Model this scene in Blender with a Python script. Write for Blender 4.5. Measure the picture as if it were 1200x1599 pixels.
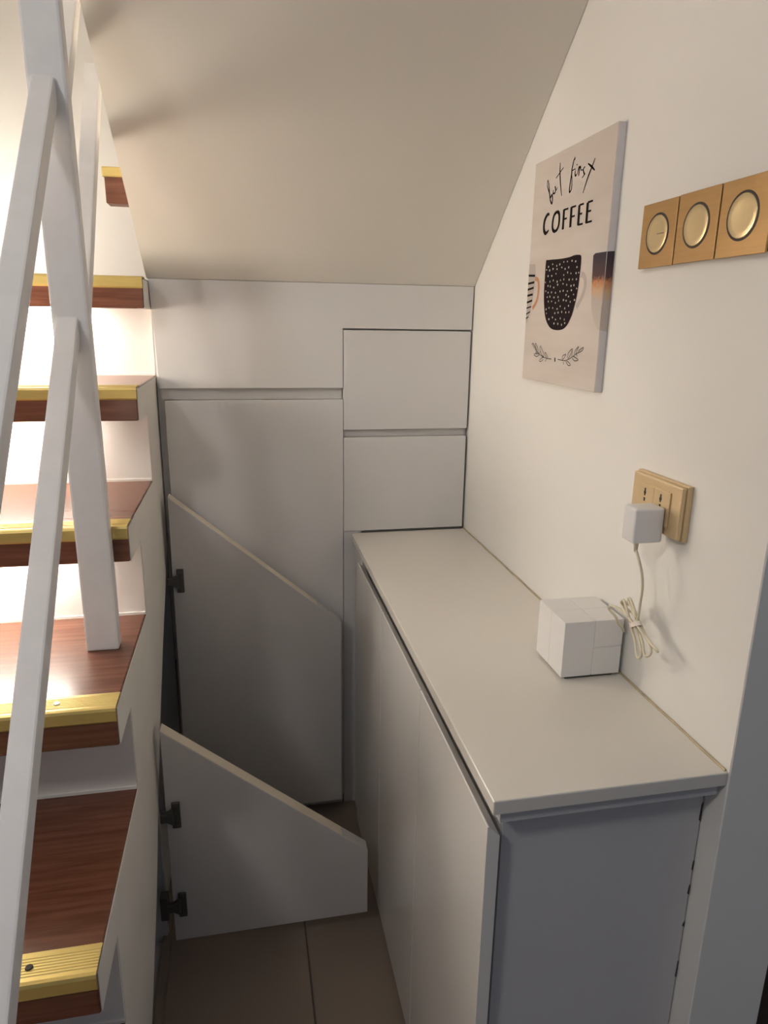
import bpy, bmesh, math, random
from mathutils import Vector, Matrix

random.seed(7)
scene = bpy.context.scene
for o in list(bpy.data.objects):
    bpy.data.objects.remove(o, do_unlink=True)
COL = scene.collection

# ------------------------------------------------------------------ camera
cam_data = bpy.data.cameras.new('camera')
cam = bpy.data.objects.new('camera', cam_data)
COL.objects.link(cam)
scene.camera = cam
YAW, PITCH, ROLL, FPX = 0.2014, 0.2652, 0.0148, 1089.18
fwd = Vector((math.sin(YAW)*math.cos(PITCH), math.cos(YAW)*math.cos(PITCH), -math.sin(PITCH)))
rgt0 = Vector((math.cos(YAW), -math.sin(YAW), 0))
up0 = rgt0.cross(fwd)
rgt = math.cos(ROLL)*rgt0 + math.sin(ROLL)*up0
upv = -math.sin(ROLL)*rgt0 + math.cos(ROLL)*up0
M = Matrix((rgt, upv, -fwd)).transposed().to_4x4()
M.translation = Vector((-0.5828, -1.7536, 1.3736))
cam.matrix_world = M
cam_data.sensor_fit = 'HORIZONTAL'
cam_data.sensor_width = 36
cam_data.lens = 36*FPX/1200
cam_data.clip_start = 0.01

# ------------------------------------------------------------------ world and exposure
world = bpy.data.worlds.new('room_daylight')
scene.world = world
world.use_nodes = True
bg = world.node_tree.nodes['Background']
bg.inputs[0].default_value = (0.70, 0.80, 1.0, 1)
bg.inputs[1].default_value = 0.145
scene.view_settings.view_transform = 'Standard'
scene.view_settings.look = 'None'
scene.view_settings.exposure = 0.08
scene.view_settings.gamma = 1.0
scene.view_settings.use_curve_mapping = False
LAMP_POS = (-1.36, -0.23, 1.37)      # wall lamp on the far side of the stairs
LAMP_RADIUS = 0.115
LAMP_STRENGTH = 36.0
LANDING_LAMP_POS = (-1.37, 0.62, 1.66)
LANDING_LAMP_STRENGTH = 30.0
FILL_LAMP_POS = (-1.60, -1.95, 2.30)  # added fill light, a globe in the unseen room in front
FILL_LAMP_STRENGTH = 37.0
STRIP_STRENGTH = 150.0

# ------------------------------------------------------------------ materials
def mat(name, col, rough=0.5, metal=0.0, noise=0.0, nscale=8.0, bump=0.0, bscale=200.0, stretch=(1, 1, 1), col2=None, spec=0.5, coat=0.0):
    m = bpy.data.materials.new(name); m.use_nodes = True
    nt = m.node_tree; b = nt.nodes['Principled BSDF']
    b.inputs['Base Color'].default_value = (*col, 1)
    b.inputs['Roughness'].default_value = rough
    b.inputs['Metallic'].default_value = metal
    b.inputs['Specular IOR Level'].default_value = spec
    b.inputs['Coat Weight'].default_value = coat
    tc = nt.nodes.new('ShaderNodeTexCoord')
    mp = nt.nodes.new('ShaderNodeMapping'); mp.inputs['Scale'].default_value = stretch
    nt.links.new(tc.outputs['Object'], mp.inputs['Vector'])
    if noise > 0 or col2:
        n = nt.nodes.new('ShaderNodeTexNoise'); n.inputs['Scale'].default_value = nscale
        n.inputs['Detail'].default_value = 5
        nt.links.new(mp.outputs['Vector'], n.inputs['Vector'])
        r = nt.nodes.new('ShaderNodeValToRGB')
        c2 = col2 or tuple(c*(1-noise) for c in col)
        r.color_ramp.elements[0].color = (*c2, 1); r.color_ramp.elements[0].position = 0.32
        r.color_ramp.elements[1].color = (*col, 1); r.color_ramp.elements[1].position = 0.68
        nt.links.new(n.outputs['Fac'], r.inputs['Fac'])
        nt.links.new(r.outputs['Color'], b.inputs['Base Color'])
    if bump > 0:
        n2 = nt.nodes.new('ShaderNodeTexNoise'); n2.inputs['Scale'].default_value = bscale
        nt.links.new(mp.outputs['Vector'], n2.inputs['Vector'])
        bp = nt.nodes.new('ShaderNodeBump'); bp.inputs['Strength'].default_value = bump
        bp.inputs['Distance'].default_value = 0.002
        nt.links.new(n2.outputs['Fac'], bp.inputs['Height'])
        nt.links.new(bp.outputs['Normal'], b.inputs['Normal'])
    return m

M_WALL = mat('wall_paint', (0.83, 0.81, 0.77), 0.75, noise=0.04, nscale=2.5, bump=0.12, bscale=60)
M_SOFFIT = mat('soffit_paint', (0.80, 0.76, 0.69), 0.8, noise=0.04, nscale=3, bump=0.1, bscale=50)
M_RISER = mat('riser_paint', (0.84, 0.80, 0.75), 0.6, noise=0.04, nscale=6, bump=0.1, bscale=80)
M_STRING = mat('stringer_plaster', (0.85, 0.82, 0.77), 0.7, noise=0.05, nscale=7, bump=0.25, bscale=45)
M_CLOSET = mat('satin_laminate', (0.76, 0.74, 0.725), 0.38, noise=0.03, nscale=5, bump=0.04, bscale=120)
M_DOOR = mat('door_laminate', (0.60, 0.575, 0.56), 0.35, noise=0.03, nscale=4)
M_EDGE = mat('edge_banding', (0.78, 0.70, 0.57), 0.45)
M_GLOSS = mat('gloss_white_laminate', (0.78, 0.75, 0.71), 0.16, noise=0.02, nscale=3)
M_CARC = mat('carcass_laminate', (0.64, 0.62, 0.60), 0.5, noise=0.04, nscale=5)
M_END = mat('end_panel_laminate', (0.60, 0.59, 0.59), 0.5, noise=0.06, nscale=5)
M_TOP = mat('solid_surface_top', (0.76, 0.72, 0.655), 0.20, noise=0.02, nscale=4)
M_WOOD = mat('red_brown_laminate', (0.192, 0.075, 0.044), 0.27, stretch=(1.5, 22, 22), nscale=5, col2=(0.115, 0.042, 0.023))
M_GOLD = mat('gold_nosing_metal', (0.66, 0.50, 0.17), 0.38, metal=0.5, noise=0.08, nscale=20, stretch=(1, 6, 6))
M_SCREW = mat('dark_screw_hole', (0.03, 0.02, 0.015), 0.6)
M_CHROME = mat('screw_steel', (0.7, 0.7, 0.68), 0.3, metal=1)
M_RAIL = mat('railing_white_enamel', (0.86, 0.85, 0.855), 0.45, noise=0.05, nscale=25, bump=0.08, bscale=180)
M_BRASS = mat('brushed_bronze_plate', (0.50, 0.31, 0.13), 0.36, metal=0.6, noise=0.1, nscale=6, stretch=(1, 1, 30))
M_BUTTON = mat('polished_champagne_button', (0.78, 0.62, 0.36), 0.22, metal=0.7)
M_DARK = mat('black_gap', (0.03, 0.022, 0.018), 0.6)
M_SOCKET = mat('champagne_socket_plastic', (0.66, 0.50, 0.29), 0.4, metal=0.25)
M_PLASTIC = mat('white_plastic', (0.78, 0.765, 0.765), 0.4)
M_ROUTER = mat('router_plastic', (0.80, 0.785, 0.77), 0.42)
M_CORD = mat('ivory_cord', (0.72, 0.65, 0.50), 0.5)
M_TIE = mat('cable_tie', (0.80, 0.72, 0.64), 0.5)
M_HINGE = mat('dark_hinge_metal', (0.09, 0.085, 0.08), 0.45, metal=0.4)
M_CANVAS = mat('canvas_print_ground', (0.66, 0.60, 0.545), 0.8, col2=(0.60, 0.53, 0.475), nscale=4, stretch=(1, 1, 6), bump=0.15, bscale=500)
M_CANVAS_SIDE = mat('canvas_wrapped_edge', (0.70, 0.665, 0.67), 0.8, noise=0.05, nscale=10, bump=0.15, bscale=500)
M_INK = mat('black_ink', (0.012, 0.008, 0.007), 0.9, spec=0.15)
M_MUGBLACK = mat('mug_print_black', (0.020, 0.013, 0.014), 0.9, spec=0.15)
M_SPECK = mat('mug_print_specks', (0.62, 0.56, 0.50), 0.8)
M_MUGGREY = mat('mug_print_grey', (0.48, 0.42, 0.39), 0.8)
M_MUGORANGE = mat('mug_print_orange', (0.56, 0.27, 0.13), 0.8)
M_TILE = mat('floor_tile_beige', (0.26, 0.205, 0.165), 0.35, noise=0.08, nscale=3)
M_GROUT = mat('floor_grout', (0.12, 0.10, 0.085), 0.9)
M_ROOMSHADE = mat('room_shade_brown', (0.035, 0.02, 0.014), 0.5, noise=0.3, nscale=10, stretch=(1, 1, 0.1))  # dark brown stands for the shade of the room beyond
M_SEAL = mat('aged_sealant', (0.55, 0.44, 0.29), 0.6, noise=0.3, nscale=40)
M_BULB = bpy.data.materials.new('lit_lamp_globe'); M_BULB.use_nodes = True
_b = M_BULB.node_tree.nodes['Principled BSDF']
_b.inputs['Emission Color'].default_value = (1.0, 0.915, 0.79, 1)
_b.inputs['Emission Strength'].default_value = LAMP_STRENGTH
def glow(name, col, st):
    m = bpy.data.materials.new(name); m.use_nodes = True
    b = m.node_tree.nodes['Principled BSDF']
    b.inputs['Emission Color'].default_value = (*col, 1); b.inputs['Emission Strength'].default_value = st
    return m
M_FILLBULB = glow('lit_fill_globe', (1.0, 0.965, 0.92), FILL_LAMP_STRENGTH)
M_LANDBULB = glow('lit_landing_globe', (1.0, 0.93, 0.82), LANDING_LAMP_STRENGTH)
M_STRIP = glow('lit_light_strip', (1.0, 0.94, 0.84), STRIP_STRENGTH)

def ramp_mat(name, stops, axis=2):
    """printed colour bands along the object's own height"""
    m = bpy.data.materials.new(name); m.use_nodes = True
    nt = m.node_tree; b = nt.nodes['Principled BSDF']; b.inputs['Roughness'].default_value = 0.8
    tc = nt.nodes.new('ShaderNodeTexCoord'); sp = nt.nodes.new('ShaderNodeSeparateXYZ')
    nt.links.new(tc.outputs['Object'], sp.inputs[0])
    nz = nt.nodes.new('ShaderNodeTexNoise'); nz.inputs['Scale'].default_value = 160
    nt.links.new(tc.outputs['Object'], nz.inputs['Vector'])
    ad = nt.nodes.new('ShaderNodeMath'); ad.operation = 'MULTIPLY_ADD'
    nt.links.new(nz.outputs['Fac'], ad.inputs[0]); ad.inputs[1].default_value = 0.016
    nt.links.new(sp.outputs[axis], ad.inputs[2])
    mr = nt.nodes.new('ShaderNodeMapRange'); mr.inputs['From Min'].default_value = 0.0; mr.inputs['From Max'].default_value = 0.12
    nt.links.new(ad.outputs[0], mr.inputs['Value'])
    r = nt.nodes.new('ShaderNodeValToRGB')
    while len(r.color_ramp.elements) < len(stops): r.color_ramp.elements.new(0.5)
    for e, (p, c) in zip(r.color_ramp.elements, stops):
        e.position = p; e.color = (*c, 1)
    nt.links.new(mr.outputs[0], r.inputs['Fac']); nt.links.new(r.outputs['Color'], b.inputs['Base Color'])
    return m
M_MUGDIP = ramp_mat('mug_print_dipped', [(0.0, (0.56, 0.50, 0.44)), (0.45, (0.52, 0.45, 0.41)), (0.58, (0.60, 0.40, 0.25)), (0.70, (0.52, 0.22, 0.10)), (0.76, (0.10, 0.05, 0.05)), (1.0, (0.045, 0.03, 0.045))])

# ------------------------------------------------------------------ helpers
ORG = {}
def empty(name, loc, label, cat, group=None):
    e = bpy.data.objects.new(name, None); COL.objects.link(e)
    e.empty_display_size = 0.05
    e.location = loc; ORG[e.name] = Vector(loc)
    tag(e, label, cat, group)
    return e
def tag(o, label=None, cat=None, group=None, kind=None):
    if label: o['label'] = label
    if cat: o['category'] = cat
    if group: o['group'] = group
    if kind: o['kind'] = kind
    return o
def build(name, bm, material, parent=None, smooth=False, origin=None):
    """bm in world coordinates -> one object, origin at the bottom centre of its bounds"""
    bmesh.ops.recalc_face_normals(bm, faces=bm.faces)
    vs = [v.co for v in bm.verts]
    lo = Vector([min(v[i] for v in vs) for i in range(3)]); hi = Vector([max(v[i] for v in vs) for i in range(3)])
    o3 = Vector(origin) if origin else Vector(((lo.x+hi.x)/2, (lo.y+hi.y)/2, lo.z))
    for v in bm.verts: v.co -= o3
    me = bpy.data.meshes.new(name); bm.to_mesh(me); bm.free()
    if smooth:
        for p in me.polygons: p.use_smooth = True
    if isinstance(material, (list, tuple)):
        for mm in material: me.materials.append(mm)
    else:
        me.materials.append(material)
    ob = bpy.data.objects.new(name, me); COL.objects.link(ob)
    ORG[ob.name] = o3
    if parent:
        ob.parent = parent; ob.location = o3 - ORG[parent.name]
    else:
        ob.location = o3
    return ob
def struct(name, bm, material, label=None):
    o = build(name, bm, material); o['kind'] = 'structure'
    if label: o['label'] = label
    return o
def add_box(bm, x0, x1, y0, y1, z0, z1):
    c = [bm.verts.new((x, y, z)) for z in (z0, z1) for x, y in ((x0, y0), (x1, y0), (x1, y1), (x0, y1))]
    for f in ((0, 1, 2, 3), (4, 5, 6, 7), (0, 1, 5, 4), (1, 2, 6, 5), (2, 3, 7, 6), (3, 0, 4, 7)):
        bm.faces.new([c[i] for i in f])
    return c
def bevel(bm, w, seg=2):
    bmesh.ops.recalc_face_normals(bm, faces=bm.faces)
    bmesh.ops.bevel(bm, geom=list(bm.edges), offset=w, segments=seg, profile=0.6, affect='EDGES', clamp_overlap=True)
def box(x0, x1, y0, y1, z0, z1, bv=0.0, seg=2):
    bm = bmesh.new(); add_box(bm, x0, x1, y0, y1, z0, z1)
    if bv: bevel(bm, bv, seg)
    return bm
def prism(pts, axis, a0, a1, bv=0.0, bm=None):
    """polygon pts in the two other axes (in x,y,z order) extruded along axis"""
    own = bm is None
    if own: bm = bmesh.new()
    def mk(p, a):
        if axis == 'x': return (a, p[0], p[1])
        if axis == 'y': return (p[0], a, p[1])
        return (p[0], p[1], a)
    A = [bm.verts.new(mk(p, a0)) for p in pts]; B = [bm.verts.new(mk(p, a1)) for p in pts]
    bm.faces.new(A); bm.faces.new(B)
    for i in range(len(pts)):
        j = (i+1) % len(pts); bm.faces.new((A[i], A[j], B[j], B[i]))
    if bv and own: bevel(bm, bv)
    return bm
def smooth_line(pts, n=6, closed=False):
    P = [Vector(p) for p in pts]; out = []
    N = len(P)
    for i in range(N if closed else N-1):
        if closed: a, b, c, d = P[i-1], P[i], P[(i+1) % N], P[(i+2) % N]
        else: a, b, c, d = P[max(i-1, 0)], P[i], P[i+1], P[min(i+2, N-1)]
        for k in range(n):
            t = k/n
            out.append(0.5*((2*b)+(c-a)*t+(2*a-5*b+4*c-d)*t*t+(3*b-a-3*c+d)*t*t*t))
    if not closed: out.append(P[-1])
    return out
def add_tube(bm, pts, r, seg=8, closed=False):
    rings = []; n = len(pts); prev = None
    for i in range(n):
        if closed: t = pts[(i+1) % n]-pts[i-1]
        else: t = pts[min(i+1, n-1)]-pts[max(i-1, 0)]
        t = t.normalized() if t.length > 1e-9 else Vector((0, 0, 1))
        if prev is None:
            u = t.orthogonal().normalized()
        else:
            u = (prev-t*prev.dot(t))
            u = u.normalized() if u.length > 1e-6 else t.orthogonal().normalized()
        prev = u; w = t.cross(u)
        rr = r[i] if isinstance(r, (list, tuple)) else r
        rings.append([bm.verts.new(pts[i]+rr*(math.cos(2*math.pi*k/seg)*u+math.sin(2*math.pi*k/seg)*w)) for k in range(seg)])
    for i in range(n if closed else n-1):
        a, b = rings[i], rings[(i+1) % n]
        for k in range(seg): bm.faces.new((a[k], a[(k+1) % seg], b[(k+1) % seg], b[k]))
    if not closed:
        bm.faces.new(rings[0]); bm.faces.new(rings[-1])
def add_lathe_x(bm, prof, cx, cy, cz, seg=40, cap=True):
    """profile of (distance from the wall towards -x, radius) turned about the x axis"""
    rings = []
    for d, r in prof:
        rings.append([bm.verts.new((cx-d, cy+r*math.cos(2*math.pi*k/seg), cz+r*math.sin(2*math.pi*k/seg))) for k in range(seg)])
    for a, b in zip(rings, rings[1:]):
        for k in range(seg): bm.faces.new((a[k], a[(k+1) % seg], b[(k+1) % seg], b[k]))
    if cap:
        bm.faces.new(rings[0]); bm.faces.new(rings[-1])
def bar(bm, a, b, wx, wn):
    """square bar between a and b lying in a plane of constant x: wx wide in x, wn across"""
    a, b = Vector(a), Vector(b); d = (b-a).normalized(); n = Vector((1, 0, 0)).cross(d).normalized()
    X = Vector((1, 0, 0))
    vs = [bm.verts.new(p+X*sx*wx/2+n*sn*wn/2) for p in (a, b) for sx, sn in ((-1, -1), (1, -1), (1, 1), (-1, 1))]
    for f in ((0, 1, 2, 3), (4, 5, 6, 7), (0, 1, 5, 4), (1, 2, 6, 5), (2, 3, 7, 6), (3, 0, 4, 7)):
        bm.faces.new([vs[i] for i in f])

# ------------------------------------------------------------------ setting
XL, YB, ZC = -1.50, 1.02, 2.75          # left wall, back wall of the landing, ceiling
YC = -1.096                             # corner where the right wall ends
fl = struct('floor', box(-2.6, 1.6, -4.0, 1.1, -0.08, -0.004), M_GROUT, 'dark beige tiled floor of the nook under the stairs')
tb = box(-0.3985, 0.3985, -0.3985, 0.3985, -0.004, 0.0, 0.0012, 1)
tile_mesh = None
for ix in range(-3, 2):
    for iy in range(-4, 1):
        cx, cy = -0.485+0.4+0.8*ix, -0.75+0.4+0.8*iy
        if cx < -2.3 or cx > 1.3: continue
        if tile_mesh is None:
            t = build('tile', tb, M_TILE, fl, origin=(0, 0, 0)); tile_mesh = t.data
        else:
            t = bpy.data.objects.new('tile', tile_mesh); COL.objects.link(t); t.parent = fl
        t.location = Vector((cx, cy, 0))-ORG[fl.name]
struct('wall_right', box(0.0, 0.115, YC, YB+0.1, 0, ZC, 0.0015, 1), M_WALL, 'cream painted wall beside the counter ending in an open corner')
struct('wall_back', box(XL-0.1, 0.0, YB, YB+0.1, 0, ZC), M_WALL, 'cream painted wall behind the stair landing')
struct('wall_left', box(XL-0.1, XL, -1.6, YB, 0, ZC), M_WALL, 'cream painted wall on the far side of the stairs')
struct('ceiling', box(XL-0.1, 0.115, -2.6, YB+0.1, ZC, ZC+0.1), M_WALL, 'ceiling above the stairwell')
struct('dark_room_strip_1', box(0.1155, 0.17, YC+0.012, YC+0.09, 0, 2.1, 0.002), M_ROOMSHADE, 'dark brown strip added for the shaded room behind the wall corner')  # added strip, its dark colour replaces the shaded room past the corner

# ------------------------------------------------------------------ lower stair flight
NOS = [(-1.50, 0.163), (-1.262, 0.379), (-1.02, 0.595), (-0.765, 0.812), (-0.536, 1.028), (-0.306, 1.243), (-0.095, 1.460)]
RIS = [-1.38, -1.145, -0.905, -0.658, -0.410, -0.170, 0.030]
XS = -0.785; TH = 0.064
stair = empty('staircase', ((XS+XL)/2, -0.75, 0), 'wooden staircase with gold nosings and white risers rising behind the white railing', 'staircase')
def nosing_mesh(x0, x1, yn, z):
    """ribbed angle strip: top leg with fine ridges and a rounded front leg"""
    prof = [(yn+0.044, z), (yn+0.044, z+0.0022)]
    n = 7
    for i in range(n):
        a = yn+0.037-i*0.0043
        prof += [(a, z+0.0022), (a-0.0010, z+0.0032), (a-0.0022, z+0.0032), (a-0.0032, z+0.0022)]
    prof += [(yn+0.002, z+0.0022), (yn-0.0022, z+0.001), (yn-0.004, z-0.003), (yn-0.004, z-0.0195), (yn-0.002, z-0.0225), (yn+0.0005, z-0.0225), (yn+0.0005, z-0.002), (yn+0.004, z)]
    return prism(prof, 'x', x0, x1)
for k, ((yn, z), yr) in enumerate(zip(NOS, RIS)):
    last = k == len(NOS)-1
    yback = RIS[k+1] if not last else YB-0.002
    x1 = XS-0.001
    tr = build('tread', box(XL+0.002, x1, yn, yback+0.012 if not last else yback, z-TH, z, 0.002, 1), M_WOOD, stair)
    build('nosing', nosing_mesh(XL+0.004, XS-0.001, yn, z), M_GOLD, tr)
    if 1 <= k <= 3:
        spots = {1: [-1.2], 2: [-0.868, -1.30], 3: [-0.873, -1.30]}[k]
        for sx in spots:
            bm = bmesh.new()
            bmesh.ops.create_cone(bm, cap_ends=True, segments=14, radius1=0.0048, radius2=0.0042, depth=0.0016,
                                  matrix=Matrix.Translation((sx, yn+0.021, z+0.0040)))
            build('screw', bm, M_SCREW if k == 2 else M_CHROME, tr)
    zb = NOS[k-1][1] if k else 0.0
    build('riser', box(XL+0.002, x1, yr, yr+0.015, zb-0.002, z-TH+0.002), M_RISER, stair)
    if k >= 4:
        ls = build('light_strip', box(XL+0.03, -0.93, yr-0.045, yr-0.035, z-TH-0.004, z-TH-0.0003), M_STRIP, stair)
        ls['label'] = 'lit strip under the tread overhang'
    build('skirting_bead', box(XL+0.003, x1, yr-0.003, yr+0.001, zb, zb+0.005), M_RISER, stair)
poly = [(RIS[0], 0.0)]
for k, ((yn, z), yr) in enumerate(zip(NOS, RIS)):
    if k: poly.append((yr+0.004, NOS[k-1][1]-0.003))
    poly += [(yr+0.004, z-TH-0.0005), (yn+0.004, z-TH-0.0005), (yn+0.004, z-0.003)]
poly += [(0.22, 1.457), (0.22, 0.95), (0.026, 0.817), (-0.195, 0.652), (-0.353, 0.515), (-0.566, 0.278), (-0.722, 0.147), (-0.87, 0.0)]
build('stringer', prism(poly, 'x', XS-0.016, XS), M_STRING, stair)

# ------------------------------------------------------------------ upper flight: its sloping underside is the soffit
SL = 0.8188
sof = empty('upper_stair_flight', (-0.4, -0.5, 1.464), 'cream plastered sloping underside of the upper stair flight above the closet', 'staircase')
yt = -1.52
pl = [(0.0, 1.4643), (yt, 1.4643-SL*yt), (yt, ZC-0.002)]
ztop = 1.681; yy = 0.19
steps = []
while ztop < ZC-0.05:
    steps += [(yy, ztop), (yy-0.24, ztop)]; yy -= 0.24; ztop += 0.216
steps = [(0.19, 1.4643)]+steps
steps.append((steps[-1][0], ZC-0.002))
pl = pl+list(reversed(steps))
bm = prism(pl, 'x', -0.80, -0.001)
for v in bm.verts:
    if v.co.x < -0.5: v.co.x = -0.788+0.032*v.co.y if v.co.y < 0 else -0.788
build('soffit', bm, M_SOFFIT, sof)
tr = build('tread', box(-0.853, -0.7885, -0.052, -0.005, 1.612, 1.668, 0.0015, 1), M_WOOD, sof)
build('nosing', box(-0.857, -0.7885, -0.056, -0.002, 1.664, 1.684, 0.003), M_GOLD, tr)

# ------------------------------------------------------------------ railing
rail = empty('stair_railing', (-0.839, -0.565, 0.812), 'white metal railing of a flat post crossed by slanted square bars on the treads', 'railing')
XR = -0.839
build('post', box(-0.866, -0.812, -0.565, -0.535, 0.812, 2.5, 0.004), M_RAIL, rail)
build('post', box(-0.866, -0.812, -1.40, -1.37, 0.163, 1.00, 0.004), M_RAIL, rail)
def brace(a, b, xc=-0.842, w=0.030):
    bm = bmesh.new(); bar(bm, (xc, *a), (xc, *b), w, w); bevel(bm, 0.003)
    build('brace', bm, M_RAIL, rail)
def ext(a, b, y):       # point of line a-b at depth y
    t = (y-a[0])/(b[0]-a[0]); return (y, a[1]+t*(b[1]-a[1]))
B0, B1 = (-0.604, 1.644), (-0.929, 1.290)
C0, C1 = (-0.587, 1.334), (-1.151, 0.722)
brace(ext(B0, B1, -0.558), ext(B0, B1, -1.375))
brace(ext(C0, C1, -0.558), ext(C0, C1, -1.375))
D0, D1 = (-0.183, 1.822), (-0.445, 1.453)
brace((-0.180, 1.828), ext(D0, D1, -0.540), xc=-0.836, w=0.028)
brace((-0.15, 2.11), (-0.540, 1.640), xc=-0.838, w=0.028)

# ------------------------------------------------------------------ storage under the stairs with its two open doors
store = empty('understair_cupboard', (-0.95, -0.4, 0), 'white cupboard under the stairs with two slant-topped doors standing open', 'cupboard')
build('back_panel', prism([(-0.80, 0), (-0.80, 0.45), (-0.64, 0.50), (-0.40, 0.70), (0.20, 0.80), (0.20, 0)], 'x', -1.30, -1.285), M_CARC, store)
build('divider', box(-1.28, XS-0.006, -0.430, -0.412, 0, 0.42), M_CARC, store)
build('far_jamb', box(-1.28, XS-0.002, 0.02, 0.038, 0, 0.80), M_CARC, store)
build('plinth', box(XS-0.016, XS-0.001, -0.86, 0.018, 0, 0.045), M_TILE, store)
build('shelf', prism([(-1.28, 0.012), (XS-0.018, 0.012), (XS-0.018, 0.03), (-1.28, 0.03)], 'y', -0.80, 0.018), M_CARC, store)
def hinge(parent, x, yf, z, mount):
    """cup hinge on a door face looking towards -y"""
    bm = bmesh.new()
    add_box(bm, x-0.008, x+0.009, yf-0.006, yf-0.0005, z-0.031, z+0.031)          # flange
    prism([(x-0.004, z-0.019), (x-0.018, z-0.010), (x-0.030, z-0.010), (x-0.030, z+0.010), (x-0.018, z+0.010), (x-0.004, z+0.019)], 'y', yf-0.014, yf-0.001, bm=bm)
    if mount:
        add_box(bm, x-0.044, x-0.028, yf-0.018, yf+0.004, z-0.024, z+0.036)
    bevel(bm, 0.0015, 1)
    h = build('hinge', bm, M_HINGE, parent); h['label'] = 'dark metal cup hinge'
    for dz in (-0.024, 0.024):
        bm = bmesh.new()
        bmesh.ops.create_cone(bm, cap_ends=True, segments=10, radius1=0.004, radius2=0.003, depth=0.002,
                              matrix=Matrix.Translation((x+0.001, yf-0.007, z+dz)) @ Matrix.Rotation(math.pi/2, 4, 'X'))
        build('hinge_screw', bm, M_HINGE, parent)
def slant_door(pts, y0, y1, hz):
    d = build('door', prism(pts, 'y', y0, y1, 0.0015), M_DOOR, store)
    d['label'] = 'open white door with slanted top edge'
    (xa, za), (xb, zb) = pts[3], pts[2]
    e = 0.0006
    build('edge_band', prism([(xa+0.001, za-0.001), (xb-0.001, zb-0.001), (xb-0.001, zb+e), (xa+0.001, za+e)], 'y', y0+0.001, y1-0.001), M_EDGE, d)
    for z, mnt in hz: hinge(d, -0.751, y0, z, mnt)
    return d
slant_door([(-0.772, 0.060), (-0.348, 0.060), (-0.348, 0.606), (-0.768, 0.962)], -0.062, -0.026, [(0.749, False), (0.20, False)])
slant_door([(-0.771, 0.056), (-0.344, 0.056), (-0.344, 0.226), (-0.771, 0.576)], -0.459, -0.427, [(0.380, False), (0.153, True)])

# ------------------------------------------------------------------ built-in closet at the back of the nook
clo = empty('built_in_closet', (-0.39, 0.2, 0), 'flat white built-in closet with tall door and two drawers at the nook end', 'closet')
build('carcass', box(-0.783, -0.002, 0.020, 0.19, 0.0, 1.4625), M_CARC, clo)
build('top_panel', prism([(-0.7845, 1.4635), (-0.003, 1.4635), (-0.004, 1.3585), (-0.3345, 1.3585), (-0.3345, 1.214), (-0.776, 1.214)], 'y', 0.0, 0.018, 0.001), M_CLOSET, clo)
build('door', box(-0.766, -0.3340, 0.0, 0.018, 0.030, 1.185, 0.0012), M_CLOSET, clo)
dr = build('drawer', box(-0.3328, -0.0055, 0.0, 0.018, 1.1085, 1.3545, 0.0012), M_CLOSET, clo)
dr = build('drawer', box(-0.3328, -0.0065, 0.0, 0.018, 0.8385, 1.0880, 0.0012), M_CLOSET, clo)
build('stile', box(-0.3325, -0.286, 0.003, 0.0195, 0.0, 0.8375, 0.0008), M_CLOSET, clo)
build('plinth', box(-0.780, -0.336, 0.006, 0.0195, 0.0, 0.028), M_CLOSET, clo)
for z0, z1, x0, x1 in ((1.186, 1.213, -0.775, -0.3365), (1.089, 1.1075, -0.3315, -0.008)):
    build('finger_pull', box(x0, x1, 0.0135, 0.0198, z0, z1), M_CARC, clo)

# ------------------------------------------------------------------ low cabinet along the right wall and its worktop
base = empty('base_cabinet', (-0.15, -0.55, 0), 'low gloss white cabinet with three doors along the right wall', 'cabinet')
build('carcass', box(-0.283, -0.003, -1.040, -0.002, 0.0, 0.794), M_CARC, base)
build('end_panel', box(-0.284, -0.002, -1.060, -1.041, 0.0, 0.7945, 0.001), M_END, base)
for z0, z1, w in ((0.772, 0.790, 0.0016), (0.735, 0.764, 0.0024), (0.655, 0.672, 0.0018), (0.615, 0.632, 0.0024), (0.560, 0.569, 0.0026), (0.47, 0.50, 0.0014)):
    bm = prism([(-0.0022-w, z0+0.002), (-0.0022, z0), (-0.0020, z1), (-0.0022-0.6*w, z1-0.003)], 'y', -1.0607, -1.0595)
    build('chipped_edge', bm, M_SCREW, base)
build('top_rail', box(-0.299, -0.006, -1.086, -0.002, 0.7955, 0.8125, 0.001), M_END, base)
build('filler', box(-0.300, -0.2845, -0.098, -0.001, 0.0, 0.790, 0.001), M_GLOSS, base)
for y0, y1 in ((-1.077, -0.7445), (-0.7415, -0.4135), (-0.4105, -0.100)):
    d = build('door', prism([(-0.3105, 0.022), (-0.3105, 0.7835), (-0.3085, 0.7840), (-0.2935, 0.7690), (-0.2935, 0.022)], 'y', y0, y1, 0.0008), M_GLOSS, base)
build('plinth', box(-0.2875, -0.2835, -1.055, -0.10, 0.0, 0.021), M_CARC, base)
top = empty('countertop', (-0.155, -0.547, 0.8135), 'smooth off-white countertop with rounded front edge on the low cabinet', 'countertop')
build('slab', box(-0.3115, -0.0005, -1.094, -0.0005, 0.8135, 0.833, 0.0022, 3), M_TOP, top)
bm = bmesh.new(); add_tube(bm, smooth_line([(-0.0020-0.0008*math.sin(i*2.3), -1.09+i*0.052, 0.8335) for i in range(22)], 3), 0.0020, 6)
build('sealant', bm, M_SEAL, top)

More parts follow.
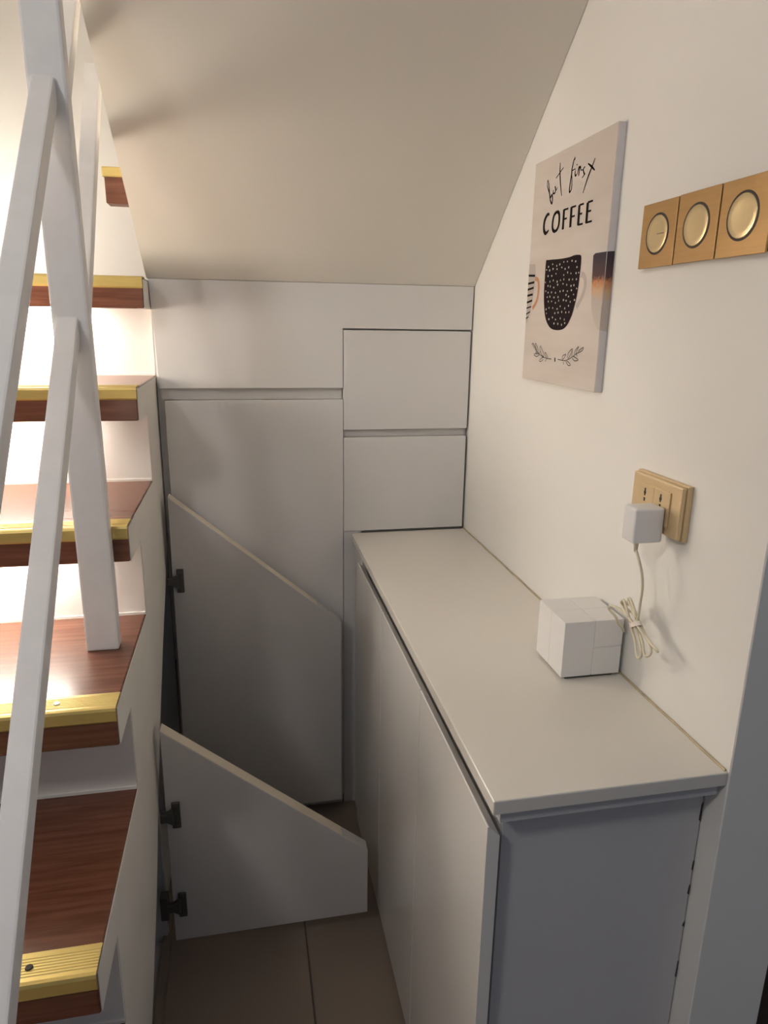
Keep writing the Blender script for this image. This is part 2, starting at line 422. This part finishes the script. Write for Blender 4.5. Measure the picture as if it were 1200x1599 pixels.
# ------------------------------------------------------------------ canvas print
Y0, Z0, XF = -0.3745, 1.2671, -0.0137
CW, CH = 0.3085, 0.403
UV = {
    'b': [(61.2,365.1),(67.6,355.8),(72.4,342.4),(78.5,327.9),(86.8,320.8),(88,329.1),(84,336),(78.9,332.3),(72.7,340.5),(60.7,355.2),(61.2,365.1)],
    'u': [(87.5,335.5),(89.5,343.2),(89.4,337.9),(95.7,336.9),(98.8,341.7),(95.3,348.5),(100.1,341.1),(106,344.9)],
    't': [(110.2,384.3),(111.9,369.3),(117,351),(126.1,327.7)],
    'tc': [(97,361.5),(125.7,373.8)],
    'f': [(167.3,382.3),(169,378.6),(165.2,377.7),(160.5,365.3),(160,357),(156.3,335.8),(157.6,328.7),(163.6,332.9),(163.7,346.3),(160.8,355.2)],
    'fc': [(159.1,361.8),(173,363)],
    'i': [(174.2,361.9),(173.4,355.4),(176.2,351.2),(180.7,353.3)],
    'idot': [(177,367.6),(179.8,368.7)],
    'r': [(180.9,352.4),(187.6,363.5),(188,351.1),(186.3,349.8)],
    'r2': [(188.4,359.3),(191.6,362.7),(194.7,356.5)],
    's': [(209.3,359.4),(203.3,356.5),(207.5,349.2),(209.6,348),(201,343.5)],
    's2': [(194.7,356.5),(203.5,355.6)],
    'x1': [(242.8,365.5),(233.4,354),(221.6,339.5),(209,318.9)],
    'x2': [(218.7,362.2),(233.3,354.4),(244.5,347.2)],
    'C': [(79.6,302.7),(73.4,304.4),(64.6,300.5),(58.8,292.9),(58.4,281.7),(63.4,274.1),(71,271.9),(80.9,276.3)],
    'O': [(112.5,303.6),(101,299.4),(96.2,288.2),(97.7,277.1),(106.1,271.2),(117.1,273.1),(123.3,281.3),(123.4,292.9),(119.8,300.4),(112.5,303.6)],
    'F1': [(140.9,303.7),(141.7,270.2)],
    'F1a': [(139.9,303),(158,302.2)],
    'F1b': [(142.9,287.3),(155,287)],
    'F2': [(170.1,303.4),(170.8,270.4)],
    'F2a': [(169.2,302.7),(187.4,302.2)],
    'F2b': [(172.1,287.4),(185.4,286.9)],
    'E1': [(199.8,302.1),(200.8,270.2)],
    'E1a': [(199.3,301.8),(216,301.8)],
    'E1b': [(201.1,287.4),(212.7,287.3)],
    'E1c': [(200.3,270.7),(217.8,270.6)],
    'E2': [(229.7,301.8),(230.2,269.9)],
    'E2a': [(229.7,301.8),(247.5,301.6)],
    'E2b': [(230.6,287.5),(244.1,287.3)],
    'E2c': [(229.3,270.2),(249.7,271.2)],
    'mug2': [(79,221),(88.1,223.3),(143.2,221.2),(177.3,221.3),(196.7,222.8),(212.7,222.1),(222,219.1),(223.7,205.3),(222.1,180.8),(218.7,157.4),(212.5,139.3),(204.2,122.3),(188.8,106.3),(169.4,98.8),(140.9,97.7),(117.8,102),(98.1,115.1),(87,133.9),(79.9,162),(78.8,189.8)],
    'h2': [(226.6,190.2),(238.1,186.8),(244.5,176.9),(243.8,164.7),(235.6,151.3),(219.5,136.3)],
    'mug1': [(-2.8,222.3),(29.3,220),(35.2,198.4),(32.3,179.5),(26.9,150.9),(19.9,129.9),(5.6,111.8),(-4.8,107.6)],
    'h1': [(33.3,193),(47,189.9),(52.8,175.5),(50.8,156.6),(42.5,145.7),(29.2,137.9)],
    'mug3': [(265,216.8),(271.6,219.5),(301.1,218.3),(304,154.5),(306.3,99.8),(300.4,101),(284.7,115.1),(274.3,134),(269.1,162.4),(266.2,195.7)],
    'm3b': [(269,181),(302.6,183.1),(271.4,160.9),(271.4,150.2)],
    'dot': [(149.6,48.4),(151,41.1)],
}
LEAVES = [
    [(134.8,45.5),(117.8,45.2),(98.7,47),(78.5,51.6),(63.3,57.6),(52.2,63.4),(39.4,69.8)],
    [(56.5,72),(66.3,64.5),(73.9,53.6)],
    [(56.5,72),(56,66.3),(64.5,58.8)],
    [(39.4,69.8),(46.6,70.5),(59.7,62),(64.7,57.7)],
    [(81.2,67.7),(90.9,59.8),(99,52.5),(98.5,48.1)],
    [(81.2,67.7),(80.3,60.5),(89.7,51),(98.6,47.5)],
    [(105.1,56.6),(112.6,52),(119,45.8)],
    [(105.1,56.6),(104.4,52.7),(112.2,46.6)],
    [(78.7,50.5),(66.7,46.6),(53.4,48.8),(57.3,51.2),(75.6,52)],
    [(68.1,54.5),(61.1,53.6),(63.3,57.6)],
    [(98.9,45.9),(90.8,44.9),(80.7,39.4),(87.9,38.1),(98.1,42.6)],
    [(112.6,44.4),(108.2,39.2)],
    [(81.7,57.3),(79.7,52.7)],
    [(162.6,45.9),(176.2,45.6),(193.1,45.4),(208.8,49.3),(221.6,54),(234.1,59),(242.5,61.4)],
    [(242.5,61.4),(242.9,64.8),(257.9,70.7),(254.7,65.3),(242.5,61.4)],
    [(226.6,57.2),(228.7,64.2),(240.5,71.6),(235.3,64.5),(231.9,58.9)],
    [(201.6,50),(203.4,59.2),(218.1,66.8),(217.1,53.8)],
    [(204.2,49.1),(213.9,58.6),(215.1,64.7)],
    [(179.4,47.8),(182.1,53.1),(193.4,56.2),(187.6,49.3),(180.8,46.8)],
    [(219.9,50.9),(229.7,46.9),(242.6,49.1),(233.1,52.5),(223.9,54.1)],
    [(195.6,44.5),(206.2,38),(215.3,39),(207.6,43.1),(200.3,44.8)],
    [(185.2,42.9),(188.4,38.5)],
    [(234.2,58.5),(238.2,54.8)],
]
STRIPES = [
    [(-4.7,200.7),(32.3,198.6)],
    [(-3.7,185.2),(31,186.7)],
    [(-3.9,173.8),(29.5,176.5)],
    [(-4.1,162.3),(27.5,164.1)],
    [(-4.5,149.2),(26.5,152.8)],
    [(-4.4,138.4),(23,141.2)],
    [(-4.6,126.8),(19.6,131.5)],
    [(-4.5,118.5),(12.6,121.7)],
]
pic = empty('canvas_print', (0, Y0-CW/2, Z0), 'coffee themed canvas print with mugs hanging on the right wall', 'picture')
build('canvas', box(XF, -0.0006, Y0-CW, Y0+0.001, Z0, Z0+CH, 0.0012, 2), M_CANVAS, pic)
build('wrapped_edge', box(XF+0.0008, -0.0006, Y0-CW-0.0003, Y0-CW+0.001, Z0+0.001, Z0+CH-0.001), M_CANVAS_SIDE, pic)
def W3(u, v, h): return Vector((XF-h, Y0-u/1000, Z0+v/1000))
def clampu(u): return min(max(u, 0.3), CW*1000-0.4)
def add_ribbon(bm, pts, w, h, n=5, taper=None, smooth=True):
    P = smooth_line([(a, b, 0) for a, b in pts], n) if smooth and len(pts) > 2 else [Vector((a, b, 0)) for a, b in pts]
    L = []
    for i, p in enumerate(P):
        t = P[min(i+1, len(P)-1)]-P[max(i-1, 0)]
        t = t.normalized() if t.length > 1e-6 else Vector((1, 0, 0))
        nn = Vector((-t.y, t.x, 0)); s = i/(len(P)-1)
        ww = w*(taper(s) if taper else 1)/2
        a, b = p+nn*ww, p-nn*ww
        L.append((bm.verts.new(W3(clampu(a.x), a.y, h)), bm.verts.new(W3(clampu(b.x), b.y, h))))
    for (a, b), (c, d) in zip(L, L[1:]):
        try: bm.faces.new((a, b, d, c))
        except ValueError: pass
def add_poly(bm, pts, h, n=0):
    P = [(p.x, p.y) for p in smooth_line([(a, b, 0) for a, b in pts], n, True)] if n else pts
    f = bm.faces.new([bm.verts.new(W3(clampu(a), b, h)) for a, b in P])
    bmesh.ops.triangulate(bm, faces=[f])
pen = lambda s: 0.55+0.75*math.sin(math.pi*min(max(s, 0.05), 0.95))
bm = bmesh.new()
for key in ('b', 'u', 't', 'tc', 'f', 'fc', 'i', 'idot', 'r', 'r2', 's', 's2', 'x1', 'x2'):
    add_ribbon(bm, UV[key], 2.6 if key in ('u', 'i', 'r', 'r2', 's', 's2', 'fc') else 3.0, 0.0003, 5, pen)
build('handwriting', bm, M_INK, pic)['label'] = 'black handwritten words but first'
bm = bmesh.new()
add_ribbon(bm, UV['C'], 7.4, 0.0003, 6, lambda s: 0.45+0.75*math.sin(math.pi*s))
add_ribbon(bm, UV['O'], 6.8, 0.0003, 6, lambda s: 0.75+0.35*abs(math.sin(2*math.pi*s)))
for L_ in ('F1', 'F2', 'E1', 'E2'):
    add_ribbon(bm, UV[L_], 8.4, 0.0003)
    for sfx in ('a', 'b', 'c'):
        if L_+sfx in UV:
            (a, b), (c, d) = UV[L_+sfx]; add_ribbon(bm, [(a, (b+d)/2), (c, (b+d)/2)], 3.2, 0.00032)
build('lettering', bm, M_INK, pic)['label'] = 'black capital letters COFFEE'
bm = bmesh.new()
for s_ in LEAVES: add_ribbon(bm, s_, 1.3, 0.0003, 5)
bm2 = UV['dot']
add_ribbon(bm, UV['dot'], 4.2, 0.0003)
build('leaf_sprig', bm, M_INK, pic)['label'] = 'thin black drawing of two leaf sprigs and a dot'
bm = bmesh.new(); add_poly(bm, UV['mug2'], 0.0003, 4)
mg = build('mug_print', bm, M_MUGBLACK, pic); mg['label'] = 'printed black mug with pale specks'
def inside(u, v, P):
    r = False
    for (a, b), (c, d) in zip(P, P[1:]+P[:1]):
        if (b > v) != (d > v) and u < (c-a)*(v-b)/(d-b)+a: r = not r
    return r
bm = bmesh.new(); rs = random.Random(3)
cu, cv = 150, 160
shr = [((a-cu)*0.955+cu, (b-cv)*0.955+cv) for a, b in UV['mug2']]
row = 0
v = 100.0
while v < 222:
    u = 78+(row % 2)*6.5
    while u < 226:
        du, dv = u+rs.uniform(-3.6, 3.6), v+rs.uniform(-2.8, 2.8)
        if inside(du, dv, shr) and rs.random() < 0.90:
            ra, rb = rs.uniform(1.6, 2.7), rs.uniform(1.3, 2.1)
            add_poly(bm, [(du+ra*math.cos(t*math.pi/4), dv+rb*math.sin(t*math.pi/4)) for t in range(8)], 0.0006)
        u += 16.0
    v += 9.4; row += 1
build('speck_print', bm, M_SPECK, mg)
bm = bmesh.new(); add_ribbon(bm, UV['h2'], 9.5, 0.0003, 6)
build('handle_print', bm, M_MUGGREY, mg)
bm = bmesh.new(); add_poly(bm, UV['mug1'], 0.0003)
m1 = build('mug_print', bm, M_MUGGREY, pic); m1['label'] = 'printed grey mug with black stripes cut off at the edge'
bm = bmesh.new()
for i, s_ in enumerate(STRIPES): add_ribbon(bm, s_, 4.0 if i < 5 else 2.6, 0.0006)
build('stripe_print', bm, M_INK, m1)
bm = bmesh.new(); add_ribbon(bm, UV['h1'], 8.0, 0.0003, 6)
build('handle_print', bm, M_MUGORANGE, m1)
bm = bmesh.new(); add_poly(bm, UV['mug3'][:2]+[(CW*1000, 219), (CW*1000, 99.5)]+UV['mug3'][5:], 0.0003)
m3 = build('mug_print', bm, M_MUGDIP, pic); m3['label'] = 'printed pale mug dipped in orange and black'
bm = bmesh.new()
ys = Y0-CW-0.0006
f = bm.faces.new([bm.verts.new(q) for q in ((XF+0.0006, ys, Z0+0.0995), (-0.0008, ys, Z0+0.097), (-0.0008, ys, Z0+0.220), (XF+0.0006, ys, Z0+0.2190))])
build('mug_print_edge', bm, M_MUGDIP, m3)

# ------------------------------------------------------------------ light switches
names = ['bronze square light switch nearest the canvas print, with round button', 'middle one of three bronze round-button light switches',
         'bronze round-button light switch farthest from the canvas print']
for i in range(3):
    ya = -0.7695-0.0870*i; yb = ya-(0.0842, 0.0842, 0.0870)[i]; zt = 1.5400+(0.0, 0.0006, 0.0004)[i]; zb = zt-0.0860
    sw = empty('light_switch', (0, (ya+yb)/2, zb), names[i], 'switch', 'row of bronze light switches')
    build('back_box', box(-0.005, -0.0004, yb-0.0012, ya-0.001, zb+0.002, zt-0.002), M_DARK, sw)
    build('plate', box(-0.0085, -0.0052, yb, ya, zb, zt, 0.0009, 2), M_BRASS, sw)
    cy, cz = ya-0.0415, (zt+zb)/2+0.001
    bm = bmesh.new(); add_lathe_x(bm, [(0.0080, 0.0276), (0.0088, 0.0275), (0.0088, 0.0230)], 0, cy, cz, 48)
    build('ring', bm, M_DARK, sw)
    bm = bmesh.new(); add_lathe_x(bm, [(0.0086, 0.0247), (0.0092, 0.0246), (0.0096, 0.0238), (0.0092, 0.017), (0.0090, 0.009), (0.0089, 0.001)], 0, cy, cz, 48)
    build('button', bm, M_BUTTON, sw, smooth=True)
    if i == 0:
        build('reflection_line', box(-0.0097, -0.0088, cy-0.0175, cy-0.001, cz-0.0006, cz+0.0002), M_DARK, sw)  # dark line paints a reflection onto the first button

# ------------------------------------------------------------------ socket, adapter and cord
so = empty('wall_socket', (0, -0.892, 1.095), 'champagne coloured double socket outlet with the white adapter plugged in', 'socket')
bm = box(-0.0085, -0.0004, -0.9535, -0.8305, 1.0925, 1.1695, 0.001); build('back_frame', bm, M_SOCKET, so)
bm = box(-0.0160, -0.0087, -0.9515, -0.8325, 1.0945, 1.1675, 0.0022); build('face_plate', bm, M_SOCKET, so)
for k in range(2):
    ya = -0.852-0.0392*k
    md = build('module', box(-0.0185, -0.0155, ya-0.0386, ya, 1.106, 1.1555, 0.0008), M_SOCKET, so)
    bm = bmesh.new()
    yc = ya-0.0175
    add_box(bm, -0.0188, -0.0180, yc-0.0016, yc+0.0016, 1.1385, 1.1495)
    add_lathe_x(bm, [(0.0180, 0.0028), (0.01885, 0.0028)], 0, yc, 1.143, 14)
    add_box(bm, -0.0188, -0.0180, yc-0.0018, yc+0.0018, 1.1305, 1.1355)
    add_box(bm, -0.0188, -0.0180, yc-0.0016, yc+0.0016, 1.110, 1.119)
    build('slot', bm, M_DARK, md)
ad = empty('power_adapter', (-0.04, -0.91, 1.084), 'white plug adapter in the wall socket with bundled ivory cord hanging below', 'adapter')
build('body', box(-0.0640, -0.0195, -0.9255, -0.8930, 1.0840, 1.1340, 0.0045, 4), M_PLASTIC, ad, smooth=True)
bm = bmesh.new()
for dy in (-0.917, -0.902): add_box(bm, -0.0200, -0.0150, dy-0.003, dy+0.003, 1.111, 1.1128)
build('prong', bm, M_CHROME, ad)
bm = bmesh.new(); add_tube(bm, [Vector((-0.049, -0.9095, 1.0845)), Vector((-0.049, -0.910, 1.078)), Vector((-0.049, -0.911, 1.068))], [0.0042, 0.0036, 0.0024], 12)
build('strain_relief', bm, M_CORD, ad, smooth=True)
R = 0.0021
def P3(L, x): return [Vector((x[i] if isinstance(x, (list, tuple)) else x, a, b)) for i, (a, b) in enumerate(L)]
bm = bmesh.new()
wire = [Vector((-0.049, -0.9105, 1.072)), Vector((-0.0485, -0.921, 1.058)), Vector((-0.046, -0.928, 1.040))]+P3([(-0.9269, 1.0188), (-0.9212, 0.9942), (-0.9176, 0.9718), (-0.9145, 0.958)], [-0.042, -0.039, -0.037, -0.036])
add_tube(bm, smooth_line(wire, 6), R*0.95, 8)
build('cord', bm, M_CORD, ad, smooth=True)
CO = [[(-0.905, 0.9512), (-0.9152, 0.933), (-0.9319, 0.9145), (-0.9402, 0.925), (-0.9212, 0.946), (-0.9128, 0.9559), (-0.8908, 0.9666), (-0.8694, 0.9716), (-0.8767, 0.9804), (-0.8975, 0.9668)],
      [(-0.9107, 0.955), (-0.9307, 0.9404), (-0.9465, 0.9244), (-0.9547, 0.9334), (-0.9421, 0.9457), (-0.9186, 0.9586), (-0.903, 0.9717), (-0.8832, 0.9824), (-0.8933, 0.9877), (-0.909, 0.9743)],
      [(-0.9165, 0.9588), (-0.9416, 0.948), (-0.967, 0.9418), (-0.9557, 0.9388), (-0.9332, 0.949), (-0.9149, 0.9556), (-0.8977, 0.9657), (-0.8738, 0.967), (-0.873, 0.9769), (-0.8938, 0.9742)]]
bm = bmesh.new()
for j, L in enumerate(CO):
    xs = [-0.036+0.0022*math.sin(i*1.9+j)+0.0028*(j-1) for i in range(len(L))]
    add_tube(bm, smooth_line(P3(L, xs), 6, True), R, 8, True)
build('cord_bundle', bm, M_CORD, ad, smooth=True)
bm = bmesh.new()
tail = P3([(-0.9081, 0.9551), (-0.8924, 0.9624), (-0.8759, 0.9658), (-0.8593, 0.9644), (-0.8506, 0.9564), (-0.857, 0.945)], [-0.037, -0.039, -0.043, -0.046, -0.045, -0.036])
tail += [Vector((-0.026, -0.850, 0.930)), Vector((-0.016, -0.846, 0.920)), Vector((-0.010, -0.842, 0.912))]
add_tube(bm, smooth_line(tail, 6), R, 8)
build('cord_tail', bm, M_CORD, ad, smooth=True)
bm = bmesh.new()
d = Vector((0, -0.026, 0.018)).normalized(); n = Vector((0, 0.018, 0.026)).normalized()
c = Vector((-0.036, -0.912, 0.9568)); ring = []
for s in (-0.0035, 0.0035):
    ring.append([bm.verts.new(c+n.cross(Vector((1, 0, 0))).normalized()*0.0+Vector((1, 0, 0))*0.0066*math.cos(t*math.pi/10)+d*0.0125*math.sin(t*math.pi/10)+n*s) for t in range(20)])
for k in range(20): bm.faces.new((ring[0][k], ring[0][(k+1) % 20], ring[1][(k+1) % 20], ring[1][k]))
build('cable_tie', bm, M_TIE, ad)

# ------------------------------------------------------------------ router cube
ro = empty('router', (-0.057, -0.79, 0.833), 'white cube shaped wireless router with fine grooves on the countertop', 'router')
x0, xm, x1 = -0.108, -0.057, -0.0085; y0, ym, y1 = -0.838, -0.790, -0.742; z0, z1 = 0.838, 0.931
build('foot', box(x0+0.008, x1-0.008, y0+0.004, y1-0.008, 0.833, 0.8385, 0.0015, 1), M_DARK, ro)
build('core', box(x0+0.001, x1-0.001, y0+0.001, y1-0.001, z0+0.001, z1-0.001), M_ROUTER, ro)
g = 0.00035
for (xa, xb) in ((x0, xm-g), (xm+g, x1)):
    for (ya, yb) in ((y0, ym-g), (ym+g, y1)):
        parts = ((z0, 0.8855-g), (0.8855+g, z1)) if (xa > xm and ya < ym) else ((z0, z1),)
        for za, zb in parts:
            build('panel', box(xa, xb, ya, yb, za, zb, 0.0006, 1), M_ROUTER, ro)

# ------------------------------------------------------------------ wall lamp over the stairs (out of frame to the left)
def wall_lamp(P, r, m, label):
    la = empty('wall_lamp', (XL, P[1], P[2]-0.1), label, 'lamp', 'globe lamps on the left stair wall')
    build('mount', box(XL+0.0005, XL+0.02, P[1]-0.05, P[1]+0.05, P[2]+0.10, P[2]+0.20, 0.004), M_BRASS, la)
    bm = bmesh.new()
    xm = (XL+P[0])/2
    add_tube(bm, smooth_line([(XL+0.01, P[1], P[2]+0.15), (xm, P[1], P[2]+0.17), (P[0], P[1], P[2]+0.145), (P[0], P[1], P[2]+r-0.004)], 6), 0.007, 10)
    build('arm', bm, M_BRASS, la, smooth=True)
    bm = bmesh.new(); bmesh.ops.create_icosphere(bm, subdivisions=2, radius=r, matrix=Matrix.Translation(P))
    build('globe', bm, m, la, smooth=True)
wall_lamp(LAMP_POS, LAMP_RADIUS, M_BULB, 'lit globe wall lamp low above the stair treads on the left wall')
wall_lamp(LANDING_LAMP_POS, 0.08, M_LANDBULB, 'lit globe wall lamp above the stair landing on the left wall')

rl = empty('fill_lamp', (FILL_LAMP_POS[0], FILL_LAMP_POS[1], FILL_LAMP_POS[2]), 'added fill light, a white globe hanging unseen in the room in front', 'lamp')  # added out of view to brighten the surfaces facing the camera
bm = bmesh.new(); add_tube(bm, [Vector((FILL_LAMP_POS[0], FILL_LAMP_POS[1], FILL_LAMP_POS[2]+0.14)), Vector((FILL_LAMP_POS[0], FILL_LAMP_POS[1], ZC-0.021))], 0.006, 8)
build('rod', bm, M_BRASS, rl)
bm = bmesh.new(); bmesh.ops.create_cone(bm, cap_ends=True, segments=24, radius1=0.05, radius2=0.055, depth=0.02, matrix=Matrix.Translation((FILL_LAMP_POS[0], FILL_LAMP_POS[1], ZC-0.0105)))
build('rose', bm, M_BRASS, rl)
bm = bmesh.new(); bmesh.ops.create_icosphere(bm, subdivisions=2, radius=0.14, matrix=Matrix.Translation(FILL_LAMP_POS))
build('globe', bm, M_FILLBULB, rl, smooth=True)
